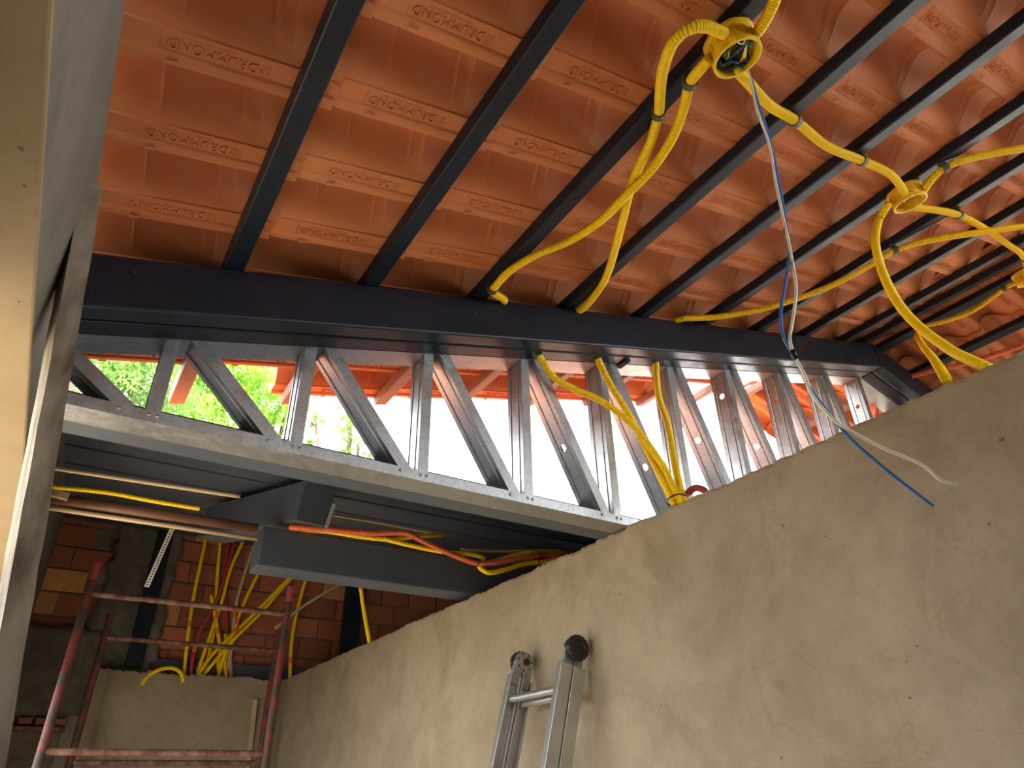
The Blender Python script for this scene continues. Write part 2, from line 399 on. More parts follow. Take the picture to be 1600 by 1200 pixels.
while z < 1.40:
    off = (row % 2)*BW/2 - 0.30 + rnd.uniform(-.01, .01)
    x = off
    while x < 2.3:
        if not (0.13 < x+0.01 < 0.40) and rnd.random() > 0.02:
            o = bpy.data.objects.new('brick', rnd.choice(bmeshes)); col.objects.link(o); o.parent = wb
            o.location = W(x, YB+rnd.uniform(-0.003, 0.004), z+BH/2) - wbl; o.rotation_euler = (rnd.uniform(-.01, .01), rnd.uniform(-.012, .012), rnd.uniform(-.02, .02))
            dd = (o.location+wbl-OB).length
            if dd < orange_at[0]: orange_at = (dd, o)
        x += BW
    z += BH; row += 1

M['brick_orange'] = simple('pale_orange_brick', (0.62, 0.27, 0.075), (0.74, 0.36, 0.11), 14, 0.85, bstr=0.2)
ob_ = orange_at[1]; ob_.data = ob_.data.copy(); ob_.data.materials[0] = M['brick_orange']; ob_['label'] = 'pale orange brick'
def lumpy(mb, x0, x1, z0, z1, y, back, nx, nz, amp, seed):
    r = random.Random(seed); vs_, fs = [], []
    for i in range(nx+1):
        for k in range(nz+1):
            e = 1 if 0 < i < nx and 0 < k < nz else 2.0
            vs_.append(W(x0+(x1-x0)*i/nx+r.uniform(-1, 1)*amp*e, y+r.uniform(-1, 1)*amp*0.8, z0+(z1-z0)*k/nz+r.uniform(-1, 1)*amp*e))
    for i in range(nx):
        for k in range(nz):
            a = i*(nz+1)+k; fs.append((a, a+nz+1, a+nz+2, a+1))
    mb.add(vs_, fs)
    c = [0, nx*(nz+1), nx*(nz+1)+nz, nz]
    ring = [i*(nz+1) for i in range(nx+1)] + [nx*(nz+1)+k for k in range(1, nz+1)] + [i*(nz+1)+nz for i in range(nx-1, -1, -1)] + [k for k in range(nz-1, 0, -1)]
    base = len(mb.v)-len(vs_)
    bk = [mb.v[base+q].copy() for q in ring]
    for q in bk: q.y = back*D
    mb.add(bk, [])
    n = len(ring); b0 = len(mb.v)-n
    mb.f += [(base+ring[i], base+ring[(i+1) % n], b0+(i+1) % n, b0+i) for i in range(n)]
    return mb
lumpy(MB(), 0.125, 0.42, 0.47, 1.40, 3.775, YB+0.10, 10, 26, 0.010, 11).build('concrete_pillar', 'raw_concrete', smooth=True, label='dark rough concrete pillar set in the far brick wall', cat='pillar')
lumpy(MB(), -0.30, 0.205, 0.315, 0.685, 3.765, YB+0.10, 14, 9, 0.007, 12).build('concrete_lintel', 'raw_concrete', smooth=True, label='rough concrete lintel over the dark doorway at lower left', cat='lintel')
MB().box(tuple(W(0.425, 3.772, 0.46)), tuple(W(1.28, 3.795, 0.578))).build('shadow_band', 'graphite', bevel=.004, label='shadowed band behind the feet of the conduit bundle, built as a dark beam', cat='beam')  # dark strip standing in for the shadowed recess between bricks and plaster
mb = MB()
for k in range(6): mb.obox(W(-0.20+k*0.062, 3.775, 0.30), (0.036, 0, 0), (0, 0.05, 0), (0, 0, 0.016))
mb.build('lintel_brick_row', 'brick', label='row of broken red brick ends under the concrete lintel', cat='brick row')
MB().box(tuple(W(-0.35, 3.775, 0.262)), tuple(W(0.14, 3.86, 0.281))).build('formwork_board', 'rust', label='thin reddish board under the broken brick row at far left', cat='board')
MB().box(tuple(W(0.13, 3.80, ZF)), tuple(W(0.24, 3.90, 0.35))).build('door_jamb', 'plaster', kind='structure', label='plastered jamb beside the dark doorway')
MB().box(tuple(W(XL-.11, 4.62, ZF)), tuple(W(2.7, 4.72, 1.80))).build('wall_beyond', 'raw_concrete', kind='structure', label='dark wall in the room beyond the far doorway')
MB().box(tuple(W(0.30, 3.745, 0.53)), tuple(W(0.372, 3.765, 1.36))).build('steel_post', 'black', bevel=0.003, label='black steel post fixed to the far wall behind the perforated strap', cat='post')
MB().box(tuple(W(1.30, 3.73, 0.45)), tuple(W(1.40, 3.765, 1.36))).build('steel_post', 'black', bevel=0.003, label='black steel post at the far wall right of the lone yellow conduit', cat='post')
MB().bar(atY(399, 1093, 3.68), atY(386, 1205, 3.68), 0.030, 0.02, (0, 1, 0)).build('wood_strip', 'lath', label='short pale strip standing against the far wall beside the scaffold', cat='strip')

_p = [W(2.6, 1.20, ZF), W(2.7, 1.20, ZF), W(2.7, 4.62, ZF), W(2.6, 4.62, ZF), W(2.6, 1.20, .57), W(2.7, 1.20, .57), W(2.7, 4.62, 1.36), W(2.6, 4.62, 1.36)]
MB().box(tuple(W(XW+.1, 1.20, ZF)), tuple(W(2.6, 1.26, .545))).build('wall_added_partition', 'raw_concrete', kind='structure', label='unseen partition added beyond the right wall to stop a light leak')  # hidden wall added to block light coming over the right wall
MB().hexa(_p).build('wall_added_side', 'raw_concrete', kind='structure', label='unseen side wall added to keep light out under the dark deck')  # hidden wall added to keep the far space dark
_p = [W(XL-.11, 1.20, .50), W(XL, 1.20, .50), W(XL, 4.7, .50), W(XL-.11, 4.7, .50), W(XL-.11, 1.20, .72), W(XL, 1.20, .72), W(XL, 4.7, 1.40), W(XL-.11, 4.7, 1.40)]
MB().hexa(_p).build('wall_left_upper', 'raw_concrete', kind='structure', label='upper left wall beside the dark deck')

# ------------------------------------------------------------------ roof: battens, tiles
BAT_W, BAT_H, GA = 0.0322, 0.0233, 0.2512
def cb(i): return 0.0974 + GA*(i-1)
ORD = ['', 'first', 'second', 'third', 'fourth', 'fifth', 'sixth', 'seventh', 'eighth', 'ninth']
def batten(s, y0, y1, label, RPf=RP, w=BAT_W):
    p = []
    for h in (0, BAT_H):
        p += [RPf(s-w/2, y0, h), RPf(s+w/2, y0, h), RPf(s+w/2, y1, h), RPf(s-w/2, y1, h)]
    o = MB().hexa(p).build('roof_batten', 'black', bevel=0.0035, label=label, cat='batten', group='black steel roof battens')
    # outside the gable the batten end is painted in red primer
    return o
YE = 1.545
for i in range(1, 10):
    batten(cb(i), -1.6, 1.083, f'{ORD[i]} black steel roof batten counted from the left wall')
S_AP = APX/CT
batten(S_AP-0.045, -1.6, 1.083, 'black steel batten just left of the ridge, beside the ninth batten')
for i, s in enumerate((S_AP-0.045, S_AP-0.235, S_AP-0.235-GA, S_AP-0.235-2*GA)):
    lb = ['black steel batten just right of the ridge on the far slope', 'second black batten beyond the ridge on the far slope', 'third black batten beyond the ridge on the far slope', 'fourth black batten beyond the ridge on the far slope'][i]
    batten(s, -1.6, 1.083, lb, RP2)
# batten ends in red primer carry the overhang outside the gable
for i in range(1, 10):
    s = cb(i); p = []
    for h in (0.0, BAT_H):
        p += [RP(s-BAT_W/2, 1.0868, h), RP(s+BAT_W/2, 1.0868, h), RP(s+BAT_W/2, YE, h), RP(s-BAT_W/2, YE, h)]
    MB().hexa(p).build('eave_batten', 'fascia', bevel=0.003, label=f'{ORD[i]} reddish-brown batten end from the left outside the truss', cat='batten', group='reddish batten ends outside the truss')
for i, s in enumerate((S_AP-0.235, S_AP-0.235-GA, S_AP-0.235-2*GA)):
    p = []
    for h in (0.0, BAT_H):
        p += [RP2(s-BAT_W/2, 1.0868, h), RP2(s+BAT_W/2, 1.0868, h), RP2(s+BAT_W/2, YE, h), RP2(s-BAT_W/2, YE, h)]
    MB().hexa(p).build('eave_batten', 'fascia', bevel=0.003, label=f'{ORD[i+1]} reddish-brown batten end outside, right of the ridge', cat='batten', group='reddish batten ends outside the truss')

PW = 0.149*D; G = GA*D
def tile_mesh():
    prof = [(-.1525, .013), (-.1505, .042), (-.142, .065), (-.129, .077), (-.113, .082), (-.096, .080), (-.079, .071), (-.064, .057), (-.049, .041), (-.035, .0265), (-.022, .0160), (-.011, .0090), (-.003, .0052), (.0006, .0040),
            (.0026, 0.0), (.0075, -.0006), (.0085, .0006), (.030, .0006), (.0475, .0006), (.0500, -.0022), (.0530, -.0040), (.0660, -.0050), (.0735, -.0036), (.0765, .0015), (.0757, .0180), (.0750, .0330)]
    u0, u1 = -0.055, G+0.060
    us = sorted(set([u0, u0+.02, .02, .04, .052, .060, .070, .085] + [round(u0+(u1-u0)*k/14, 4) for k in range(15)] + [q+d for q in (.40*G, .80*G, .885*G) for d in (-.007, -.003, .0, .003, .007)] + [u1-.012, u1]))
    vs_, fs = [], []; nv = len(prof)
    for u in us:
        wt = 0.013*(1-u/G)
        for (v, w) in prof:
            bar = max(0.0, min(1.0, (w-.014)/.022)) if v < 0 else 0
            rib = 0
            for q, a in ((.40*G, .0055), (.80*G, .0064), (.885*G, .0045)):
                rib += a*math.exp(-((u-q)/.0032)**2)
            narrow = 1.0
            if u > .80*G and v < 0: narrow = 1.0 - 0.10*min(1, (u-.80*G)/(.02))*bar
            vv = v
            if v > .05:                                   # rounded corner where the pan starts past the batten
                k = max(0.0, 1-abs(u-.058)/.016); vv = v - .010*k*k*((v-.05)/.025)
            vs_.append((u, vv, w*narrow + wt - rib*bar))
    nu = len(us)
    for i in range(nu-1):
        for k in range(nv-1):
            fs.append((i*nv+k, i*nv+k+1, (i+1)*nv+k+1, (i+1)*nv+k))
    n0 = len(vs_)
    vs_ += [(p[0], p[1]+(.004 if q % nv > 13 else 0), p[2]+.0105) for q, p in enumerate(vs_)]
    fs += [tuple(n0+i for i in f)[::-1] for f in fs[:]]
    rim = [k for k in range(nv)] + [i*nv+nv-1 for i in range(1, nu)] + [(nu-1)*nv+k for k in range(nv-2, -1, -1)] + [i*nv for i in range(nu-2, 0, -1)]
    n = len(rim)
    fs += [(rim[i], n0+rim[i], n0+rim[(i+1) % n], rim[(i+1) % n]) for i in range(n)]
    mb = MB().add(vs_, fs)
    # hanging lugs at the head, just past the batten
    for v in (.014, .052):
        mb.obox((G+.044, v, -.0035), (.010, 0, 0), (0, .007, 0), (0, 0, .0040))
    mb.obox((.14, .063, -.0035), (.010, 0, 0), (0, .003, 0), (0, 0, .0012))
    me = bpy.data.meshes.new('roof_tile'); me.from_pydata([tuple(p) for p in mb.v], [], mb.f)
    bm = bmesh.new(); bm.from_mesh(me); bmesh.ops.recalc_face_normals(bm, faces=bm.faces); bm.to_mesh(me); bm.free()
    for p in me.polygons: p.use_smooth = True
    me.set_sharp_from_angle(angle=math.radians(38))
    me.materials.append(M['tile']); return me
def letter_mesh():
    cu = bpy.data.curves.new('letters', 'FONT'); cu.body = 'DRUMMOND'; cu.size = 0.030; cu.extrude = 0.0030; cu.resolution_u = 3
    cu.space_character = 1.10; cu.align_x = 'LEFT'
    o = bpy.data.objects.new('letters_tmp', cu); col.objects.link(o)
    dg = bpy.context.evaluated_depsgraph_get(); me = bpy.data.meshes.new_from_object(o.evaluated_get(dg))
    bpy.data.objects.remove(o); 
    xs = np.array([v.co[:] for v in me.vertices]); x0, x1 = xs[:, 0].min(), xs[:, 0].max()
    mb = MB(); fx = 0.152/(x1-x0)
    mb.add([((p[0]-x0)*fx, p[1], p[2]) for p in xs], [tuple(p.vertices) for p in me.polygons])
    bpy.data.meshes.remove(me)
    r = random.Random(4)
    x = 0.034                                              # worn second line, too small to read
    while x < 0.128:
        w = r.uniform(.0018, .0034); mb.box((x, -.0088, -.0006), (x+w, -.0040, .0008)); x += w+r.uniform(.0012, .0026)
    # emblem
    for k in range(4): mb.box((-.024, .0012+k*.0058, -.0006), (-.006, .0036+k*.0058, .0009))
    mb.bar((-.023, .001, 0), (-.007, .022, 0), .002, .002); mb.bar((-.023, .022, 0), (-.007, .001, 0), .002, .002)
    # frame
    for a, b_ in (((-.031, -.0125), (.160, -.0125)), ((-.031, .0275), (.160, .0275)), ((-.031, -.0125), (-.031, .0275)), ((.160, -.0125), (.160, .0275))):
        mb.bar((*a, 0), (*b_, 0), .0022, .0022)
    # local: x = reading direction, y = up. The tile's u is -x, v is +y, the letters stand on the lower face
    out = [(0.305-0.062-p.x, 0.0205+p.y, -p.z) for p in mb.v]
    out = [(u+0.038, v, w+0.0006+0.013*(1-(u+.038)/G)) for u, v, w in out]
    me = bpy.data.meshes.new('lettering'); me.from_pydata(out, [], mb.f)
    bm = bmesh.new(); bm.from_mesh(me); bmesh.ops.recalc_face_normals(bm, faces=bm.faces); bm.to_mesh(me); bm.free()
    me.materials.append(M['tile']); return me
TM, LM = tile_mesh(), letter_mesh()
ceil = empty('ceiling', W(0, 0, RZ), kind='structure', label='underside of the terracotta tile roof')
cl = ceil.location.copy()
def put_tile(i, k, far):
    y = 0.4905+0.149*k - 0.0762/D + 0.0045*max(0, k-3)          # pan near edge
    h = BAT_H + 0.0012
    o = bpy.data.objects.new('roof_tile', TM); col.objects.link(o); o.parent = ceil
    jx, jy = rnd.uniform(-.004, .004), rnd.uniform(-.002, .002)
    tilt = rnd.uniform(-.004, .004)
    if not far:
        o.location = RP(cb(i), y, h) - cl + Vector((jx, jy, 0)); o.rotation_euler = (rnd.uniform(-.006, .006), -TH+tilt, rnd.uniform(-.006, .006))
    else:
        # far slope: u runs up towards the ridge, i.e. towards -X, v towards -Y
        s = S_AP-0.235-GA*i
        o.location = RP2(s-0.006, y+0.05, h) - cl + Vector((jx, jy, 0))
        o.rotation_euler = Euler((0, -TH+tilt, math.pi), 'XYZ')
    if i == 9: o.scale = (0.50, 1, 1); return
    l = bpy.data.objects.new('lettering', LM); col.objects.link(l); l.parent = o
for i in range(0, 9):
    kmax = {0: 6, 1: 6, 7: 6, 8: 5}.get(i, 7)
    for k in range(-10, kmax+1): put_tile(i, k, False)
for i in range(0, 5):
    for k in range(-7, 8): put_tile(i, k, True)
# short course under the ridge, and unseen ridge tiles added against light leaks
for k in range(-10, 6): put_tile(9, k, False)
for k in range(-4, 5):
    mb = MB(); vs_, fs = [], []
    y0, y1 = (0.30*k-0.01), (0.30*k+0.31)
    for y, dz in ((y0, 0.010), (y1, 0.0)):
        for rr in (0.105, 0.094):
            for j in range(11):
                a = math.pi*(0.08+0.84*j/10)
                vs_.append(W(APX+math.cos(a)*rr*1.25, y, RZ+SL*APX+BAT_H-0.012+math.sin(a)*rr*0.75+dz))
    for j in range(10):
        fs += [(j, j+1, 22+j+1, 22+j), (11+j, 33+j, 33+j+1, 11+j+1), (j, 11+j, 11+j+1, j+1), (22+j, 22+j+1, 33+j+1, 33+j)]
    fs += [(0, 22, 33, 11), (10, 21, 43, 32)]
    mb.add(vs_, fs).build('ridge_tile', 'tile', ceil, smooth=True, angle=40)

# ------------------------------------------------------------------ main sloping beam (two tubes side by side each slope)
def slope_beam(mb, x0, x1, y0, y1, dz0, dz1, mirror=False):
    """box along the slope; dz0/dz1 vertical offsets under the batten plane"""
    p = []
    for dz in (dz1, dz0):
        for x, y in ((x0, y0), (x1, y0), (x1, y1), (x0, y1)):
            X = 2*APX-x if mirror else x
            p.append(W(X, y, RZ+SL*x-dz))
    return mb.hexa(p)
BH_ = 0.0998
bmn = empty('rafter_beam', W(APX, 1.0, RZ+SL*APX-BH_), 'large black steel rafter beam rising from the left wall to the ridge', 'beam')
slope_beam(MB(), XL, APX-0.0005, 1.0, 1.0385, 0.0003, BH_).build('front_tube', 'black', bmn, bevel=0.006)
slope_beam(MB(), XL, APX-0.0005, 1.0415, 1.0825, 0.0003, BH_).build('rear_tube', 'black', bmn, bevel=0.006)
bm2 = empty('rafter_beam', W(APX, 1.0, RZ+SL*APX-BH_), 'black steel rafter beam descending to the right from the ridge', 'beam')
slope_beam(MB(), 1.3, APX-0.0005, 1.0, 1.0385, 0.0003, BH_, True).build('front_tube', 'black', bm2, bevel=0.006)
slope_beam(MB(), 1.3, APX-0.0005, 1.0415, 1.0825, 0.0003, BH_, True).build('rear_tube', 'black', bm2, bevel=0.006)
# small bracket hanging under the beam
p = atY(973, 566, 1.075)
br = MB().obox(p, (0.013, 0, 0), (0, 0.03, 0), (0, 0, 0.012)); br.lathe([(0, .006), (.012, .006)], p+Vector((0, -.02, -.018)), (0, 0, 1), 8)
br.build('bolt_bracket', 'black', bmn, bevel=0.002)

# ------------------------------------------------------------------ galvanised truss
YT0, YT1 = 1.0835, 1.142
TZ0 = 0.5035
def topz(x): return RZ+SL*x-BH_ if x <= APX else RZ+SL*(2*APX-x)-BH_
truss = empty('steel_truss', W(0.9, YT0, TZ0), 'tall galvanised steel truss with studs and diagonals under the black rafter beam', 'truss')
TF, LIP, TK = 0.0215*D, 0.008, 0.0016
def chan_profile(w, f, lip, t):       # web on x = 0 .. w in y ; flanges towards +x
    return [(0, 0), (f, 0), (f, lip), (f-t, lip), (f-t, t), (t, t), (t, w-t), (f-t, w-t), (f-t, w-lip), (f, w-lip), (f, w), (0, w)]
WD = (YT1-YT0)*D
def member(a, b_, fdir, holes=(), name='stud', ridges=True, mat='galv'):
    """C section from a to b_ (front web corner); the web lies in the plane of the axis and +Y, flanges point along fdir"""
    a, b_ = Vector(a), Vector(b_); ax = (b_-a); L = ax.length; ax.normalize()
    fd = Vector(fdir); fd = (fd-ax*fd.dot(ax)).normalized(); ey = Vector((0, 1, 0))
    mb = MB(); t = TK
    for y0, sgn in ((0, 1), (WD, -1)):
        # flange with its lip
        prof = [(0, y0), (TF, y0), (TF, y0+sgn*LIP), (TF-t, y0+sgn*LIP), (TF-t, y0+sgn*t), (0, y0+sgn*t)]
        mb.extrude(prof, a, b_, fd, ey)
    # web in strips with two shallow ridges; round service holes leave a real opening in the middle strip
    def strip(cuts, off, l0, l1):
        n = len(cuts); vs_ = []
        for l in (l0, l1):
            for side in (0, t):
                for c_, o_ in zip(cuts, off): vs_.append(a+ax*l+ey*(WD*c_)+fd*(side-o_))
        fs = []
        for k in range(n-1):
            fs += [(k, k+1, 2*n+k+1, 2*n+k), (n+k, 3*n+k, 3*n+k+1, n+k+1)]
        mb.add(vs_, fs)
    strip([0, .20, .24, .28], [0, 0, .0022, 0], 0, L); strip([.72, .76, .80, 1], [0, .0022, 0, 0], 0, L)
    R_ = .0125; H = .022; HW = WD*.22; cur = 0.0
    for hpos in sorted(holes):
        l = hpos*L
        strip([.28, .72], [0, 0], cur, l-H)
        N = 24; vs_, fs = [], []
        for side in (0, t):
            for k in range(N):
                th = 2*math.pi*(k+.5)/N; c_, s_ = math.cos(th), math.sin(th)
                vs_.append(a+ax*(l+R_*c_)+ey*(WD/2+R_*s_)+fd*side)
                m_ = max(abs(c_)/H, abs(s_)/HW); vs_.append(a+ax*(l+c_/m_)+ey*(WD/2+s_/m_)+fd*side)
        for side in (0, 1):
            o_ = side*2*N
            for k in range(N):
                k2 = (k+1) % N; fs.append((o_+2*k, o_+2*k+1, o_+2*k2+1, o_+2*k2))
        for k in range(N):
            k2 = (k+1) % N; fs.append((2*k, 2*k2, 2*N+2*k2, 2*N+2*k))
        mb.add(vs_, fs); cur = l+H
    strip([.28, .72], [0, 0], cur, L)
    return mb.build(name, mat, truss)
CH = 0.0195
# chords: channels lying open-side up / down
def chord(x0, x1, zf, up, name):
    p0, p1 = W(x0, YT0, zf(x0)), W(x1, YT0, zf(x1)); d = (p1-p0).normalized(); n = Vector((0, 1, 0)).cross(d) if False else d.cross(Vector((0, 1, 0)))
    if n.z < 0: n = -n
    if not up: n = -n
    f, w, t = CH*D, WD, TK
    prof = [(0, 0), (f, 0), (f, t), (t, t), (t, w-t), (f, w-t), (f, w), (0, w)]
    return MB().extrude(prof, p0, p1, n, (0, 1, 0)).build(name, 'galv', truss)
chord(XL+0.002, XW+1.35, lambda x: TZ0, True, 'bottom_chord')
chord(XL+0.002, APX, topz, True, 'top_chord')
chord(APX, 2.75, topz, True, 'top_chord')
for mir in (False, True):            # thin plate added to stop sky light between the rafter beam and the tiles
    slope_beam(MB(), XL if not mir else 1.3, APX-0.0005, 1.0838, 1.0852, -0.0235, BH_-0.004, mir).build('light_stop_plate', 'galv', truss)
for k in range(12):
    xr = 0.0275+0.2415*k if k else 0.0275
    x = [0.026, 0.251, 0.491, 0.731, 0.966, 1.208, 1.451, 1.700, 1.940, 2.180, 2.42, 2.62][k]
    zt = topz(x)
    member(W(x, YT0+0.0008, TZ0+0.002), W(x, YT0+0.0008, zt+0.010), (1, 0, 0), holes=([.12] if k in (1,) else ([.45, .85] if k >= 6 else [])), name='stud')
    # diagonal to the next stud
    if k < 11:
        xn = [0.026, 0.251, 0.491, 0.731, 0.966, 1.208, 1.451, 1.700, 1.940, 2.180, 2.42, 2.62][k+1]
        if k >= 9: continue
        xa, xb = x+0.0335, xn-0.030
        a, b_ = W(xa, YT0+0.0004, topz(xa)+0.004), W(xb, YT0+0.0004, TZ0+0.006)
        member(a, b_, (1, 0, 0.9), holes=([.55] if k == 3 else ([.60] if k == 4 else ([.40, .8] if k >= 5 else []))), name='diagonal_brace')
xa, xb = XL+0.01, 0.026-0.030
member(W(XL-0.06, YT0+.0004, topz(XL)+0.02), W(xb, YT0+.0004, TZ0+0.006), (1, 0, 0.9), name='diagonal_brace')
# screws at the joints of the lower chord
for k in range(6):
    x = [0.026, 0.251, 0.491, 0.731, 0.966, 1.208][k]
    for dx in (-0.036, 0.006, 0.018):
        MB().lathe([(0, .0045), (.0022, .0045), (.0038, .0028), (.0042, .0)], W(x+dx, YT0, TZ0+0.0115), (0, -1, 0), 10).build('screw', 'galv', truss, smooth=True)

# black tube behind the lower chord, deck beyond, lower beams
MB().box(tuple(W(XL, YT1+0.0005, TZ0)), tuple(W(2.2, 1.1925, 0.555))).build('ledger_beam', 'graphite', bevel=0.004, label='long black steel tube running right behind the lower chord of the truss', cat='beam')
deck = empty('roof_deck', W(1.0, 1.2, 0.53), 'dark panelled deck sloping up behind the truss', 'deck')
y = 1.196; k = 0
def deck_z(q): return 0.548+0.37*(q-1.196) if q < 1.85 else 0.790+0.20*(q-1.85)
while y < 4.62:
    w = 0.14 if y < 2.2 else 0.24
    z0, z1 = deck_z(y), deck_z(y+w); dz = 0.005*(k % 2)
    p = []
    for dd in (dz, dz+0.012):
        p += [W(XL, y, z0+dd), W(2.6, y, z0+dd), W(2.6, y+w-0.0015, z1+dd), W(XL, y+w-0.0015, z1+dd)]
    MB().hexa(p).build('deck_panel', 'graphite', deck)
    if y > 1.36:
        MB().hexa([q+Vector((0, 0, .020)) for q in p]).build('bounce_sheet', 'tile', deck)  # hidden terracotta layer added only to bounce orange light upwards
    y += w; k += 1

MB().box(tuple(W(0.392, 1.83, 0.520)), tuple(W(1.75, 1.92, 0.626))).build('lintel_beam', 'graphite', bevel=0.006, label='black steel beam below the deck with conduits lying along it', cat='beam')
d = ray(-168, 926); d = d/d.y
e = Vector((d.x, d.y, d.z)).normalized()
c0 = [atY(460, 813, 1.762), atY(515, 825, 1.770), atY(525, 759, 1.770), atY(477, 750, 1.762)]
mb = MB(); L = 1.3*D
mb.add(c0+[q+e*L*0.62 for q in c0], [(0, 1, 2, 3), (7, 6, 5, 4), (0, 4, 5, 1), (1, 5, 6, 2), (2, 6, 7, 3), (3, 7, 4, 0)])
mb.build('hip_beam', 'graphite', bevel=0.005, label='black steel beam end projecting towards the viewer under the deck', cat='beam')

# ------------------------------------------------------------------ conduits
CRAD = 0.0125
PIT = 0.0064
def conduit(name, pts, mat, label, r=CRAD, pitch=PIT, seg=10, group=None, clips=(), bands=(), cat='conduit', depth=0.19):
    mb = MB().tube(pts, r, seg, pitch, depth); o = mb.build(name, mat, smooth=True, label=label, cat=cat, group=group)
    path = spline(pts)
    def near(pt):
        i = min(range(1, len(path)-1), key=lambda j: (path[j]-pt).length)
        return path[i], (path[i+1]-path[i-1]).normalized()
    for pt, up in clips:
        c, t = near(pt); c2 = MB()
        c2.lathe([(-.008, r*1.06), (-.008, r*1.30), (.008, r*1.30), (.008, r*1.06)], c, t, 14, caps=False)
        u = Vector(up); u = (u-t*u.dot(t)).normalized()
        c2.obox(c+u*(r*1.45), t*.008, t.cross(u)*.012, u*.006)
        c2.build('clip', 'clip', o, label='dark grey clip')
    for pt in bands:
        c, t = near(pt)
        MB().lathe([(-.022, r*1.02), (-.022, r*1.16), (.022, r*1.16), (.022, r*1.02)], c, t, 12, caps=False).build('coupling', 'coupling', o, label='bright orange coupling')
    return o
def cable_tie(o, c, t, r):
    MB().lathe([(-.002, r), (-.002, r+.0022), (.002, r+.0022), (.002, r)], c, t, 16, caps=False).build('cable_tie', 'tape', o, label='thin black cable tie')
NR = Vector((-ST, 0, CT))
H0 = 0.0092
def rr(px, py, h=H0): return at_roof(px, py, h)
HB = 0.030
# junction box 1 : left loop
conduit('conduit', [rr(1131, 52, .028), rr(1105, 42, .033), rr(1080, 44, .038), rr(1052, 66, .036), rr(1036, 108, .026), rr(1031, 150, .016), rr(1029, 178, .011), rr(1017, 222, .010), rr(1001, 255, .009), rr(986, 292, .008), rr(972, 348, .008), rr(952, 420, .008), rr(936, 452, .008), rr(908, 484, .006), RP(0.85, 1.03, .010)],
        'yellow', 'yellow corrugated conduit looping out of the left of the large junction box', clips=[(rr(1029, 178, .011), NR)])
conduit('conduit', [rr(1108, 92, .030), rr(1094, 108, .026), rr(1078, 130, .014), rr(1068, 170, .016), rr(1050, 216, .022), rr(1020, 262, .028), rr(985, 298, .030), rr(940, 343, .024), rr(890, 376, .014), rr(840, 397, .011), rr(798, 422, .010), rr(775, 446, .010), rr(770, 456, .010), rr(788, 470, .004), RP(0.64, 1.04, .010)],
        'yellow', 'yellow corrugated conduit crossing the third batten and ending at the beam', clips=[(rr(1078, 130, .014), NR), (rr(771, 452, .010), NR)])
conduit('conduit', [rr(1150, 108, .032), rr(1168, 128, .028), rr(1203, 165, .018), rr(1243, 189, .011), rr(1292, 228, .014), rr(1347, 251, .011), rr(1388, 270, .014), rr(1408, 292, .022), rr(1415, 308, .026)],
        'yellow', 'smooth yellow conduit linking the large junction box to the middle one', clips=[(rr(1243, 189, .011), NR), (rr(1347, 251, .011), NR)])
conduit('conduit', [rr(1176, 58, .028), rr(1188, 44, .028), rr(1202, 20, .026), rr(1222, -30, .020), rr(1240, -90, .014), rr(1268, -190, .010), rr(1310, -330, .010)],
        'yellow', 'yellow corrugated conduit leaving the large box towards the top edge')
# box 2
conduit('conduit', [rr(1388, 318, .030), rr(1373, 345, .045), atX(1368, 380, 1.20), atX(1380, 428, 1.17), atX(1405, 476, 1.13), atX(1438, 512, 1.10), atX(1484, 546, 1.065), atX(1515, 562, 1.05), atX(1546, 576, 1.04)],
        'yellow', 'thick yellow conduit sagging from the middle box down to the wall top')
conduit('conduit', [rr(1440, 303, .026), rr(1452, 285, .022), rr(1476, 262, .011), rr(1520, 246, .010), rr(1605, 231, .010), rr(1680, 222, .010), rr(1800, 208, .010), rr(1950, 190, .010)],
        'yellow', 'yellow conduit running right from the middle box to the picture edge', clips=[(rr(1476, 262, .011), NR)])
conduit('conduit', [rr(1427, 324, .026), rr(1455, 327, .020), rr(1498, 336, .011), rr(1540, 358, .013), rr(1575, 382, .020), rr(1597, 398, .034), rr(1606, 420, .050)],
        'yellow', 'yellow conduit linking the middle junction box to the small far one', clips=[(rr(1498, 336, .011), NR), (rr(1592, 394, .013), NR)])
conduit('conduit', [RP(1.22, 1.03, .008), rr(1068, 498, .004), rr(1095, 497, .008), rr(1130, 494, .012), rr(1200, 481, .022), rr(1290, 450, .034), rr(1360, 414, .026), rr(1398, 391, .012), rr(1450, 376, .020), rr(1530, 363, .036), rr(1610, 352, .032), rr(1690, 343, .02)],
        'yellow', 'long yellow corrugated conduit running from the beam across battens to the right edge', clips=[(rr(1398, 391, .012), NR)])
conduit('conduit', [at_roof2(1604, 436, .040), at_roof2(1590, 441, .036), at_roof2(1570, 450, .030), at_roof2(1520, 485, .030), at_roof2(1475, 502, .030), at_roof2(1440, 511, .028), at_roof2(1433, 520, .034), atX(1441, 539, 1.72), atX(1455, 556, 1.40), atX(1468, 575, 1.20), atX(1479, 594, 1.08)],
        'yellow', 'yellow conduit from the small far box dropping behind the sagging one', clips=[(at_roof2(1570, 450, .030), NR), (at_roof2(1434, 517, .030), NR)])
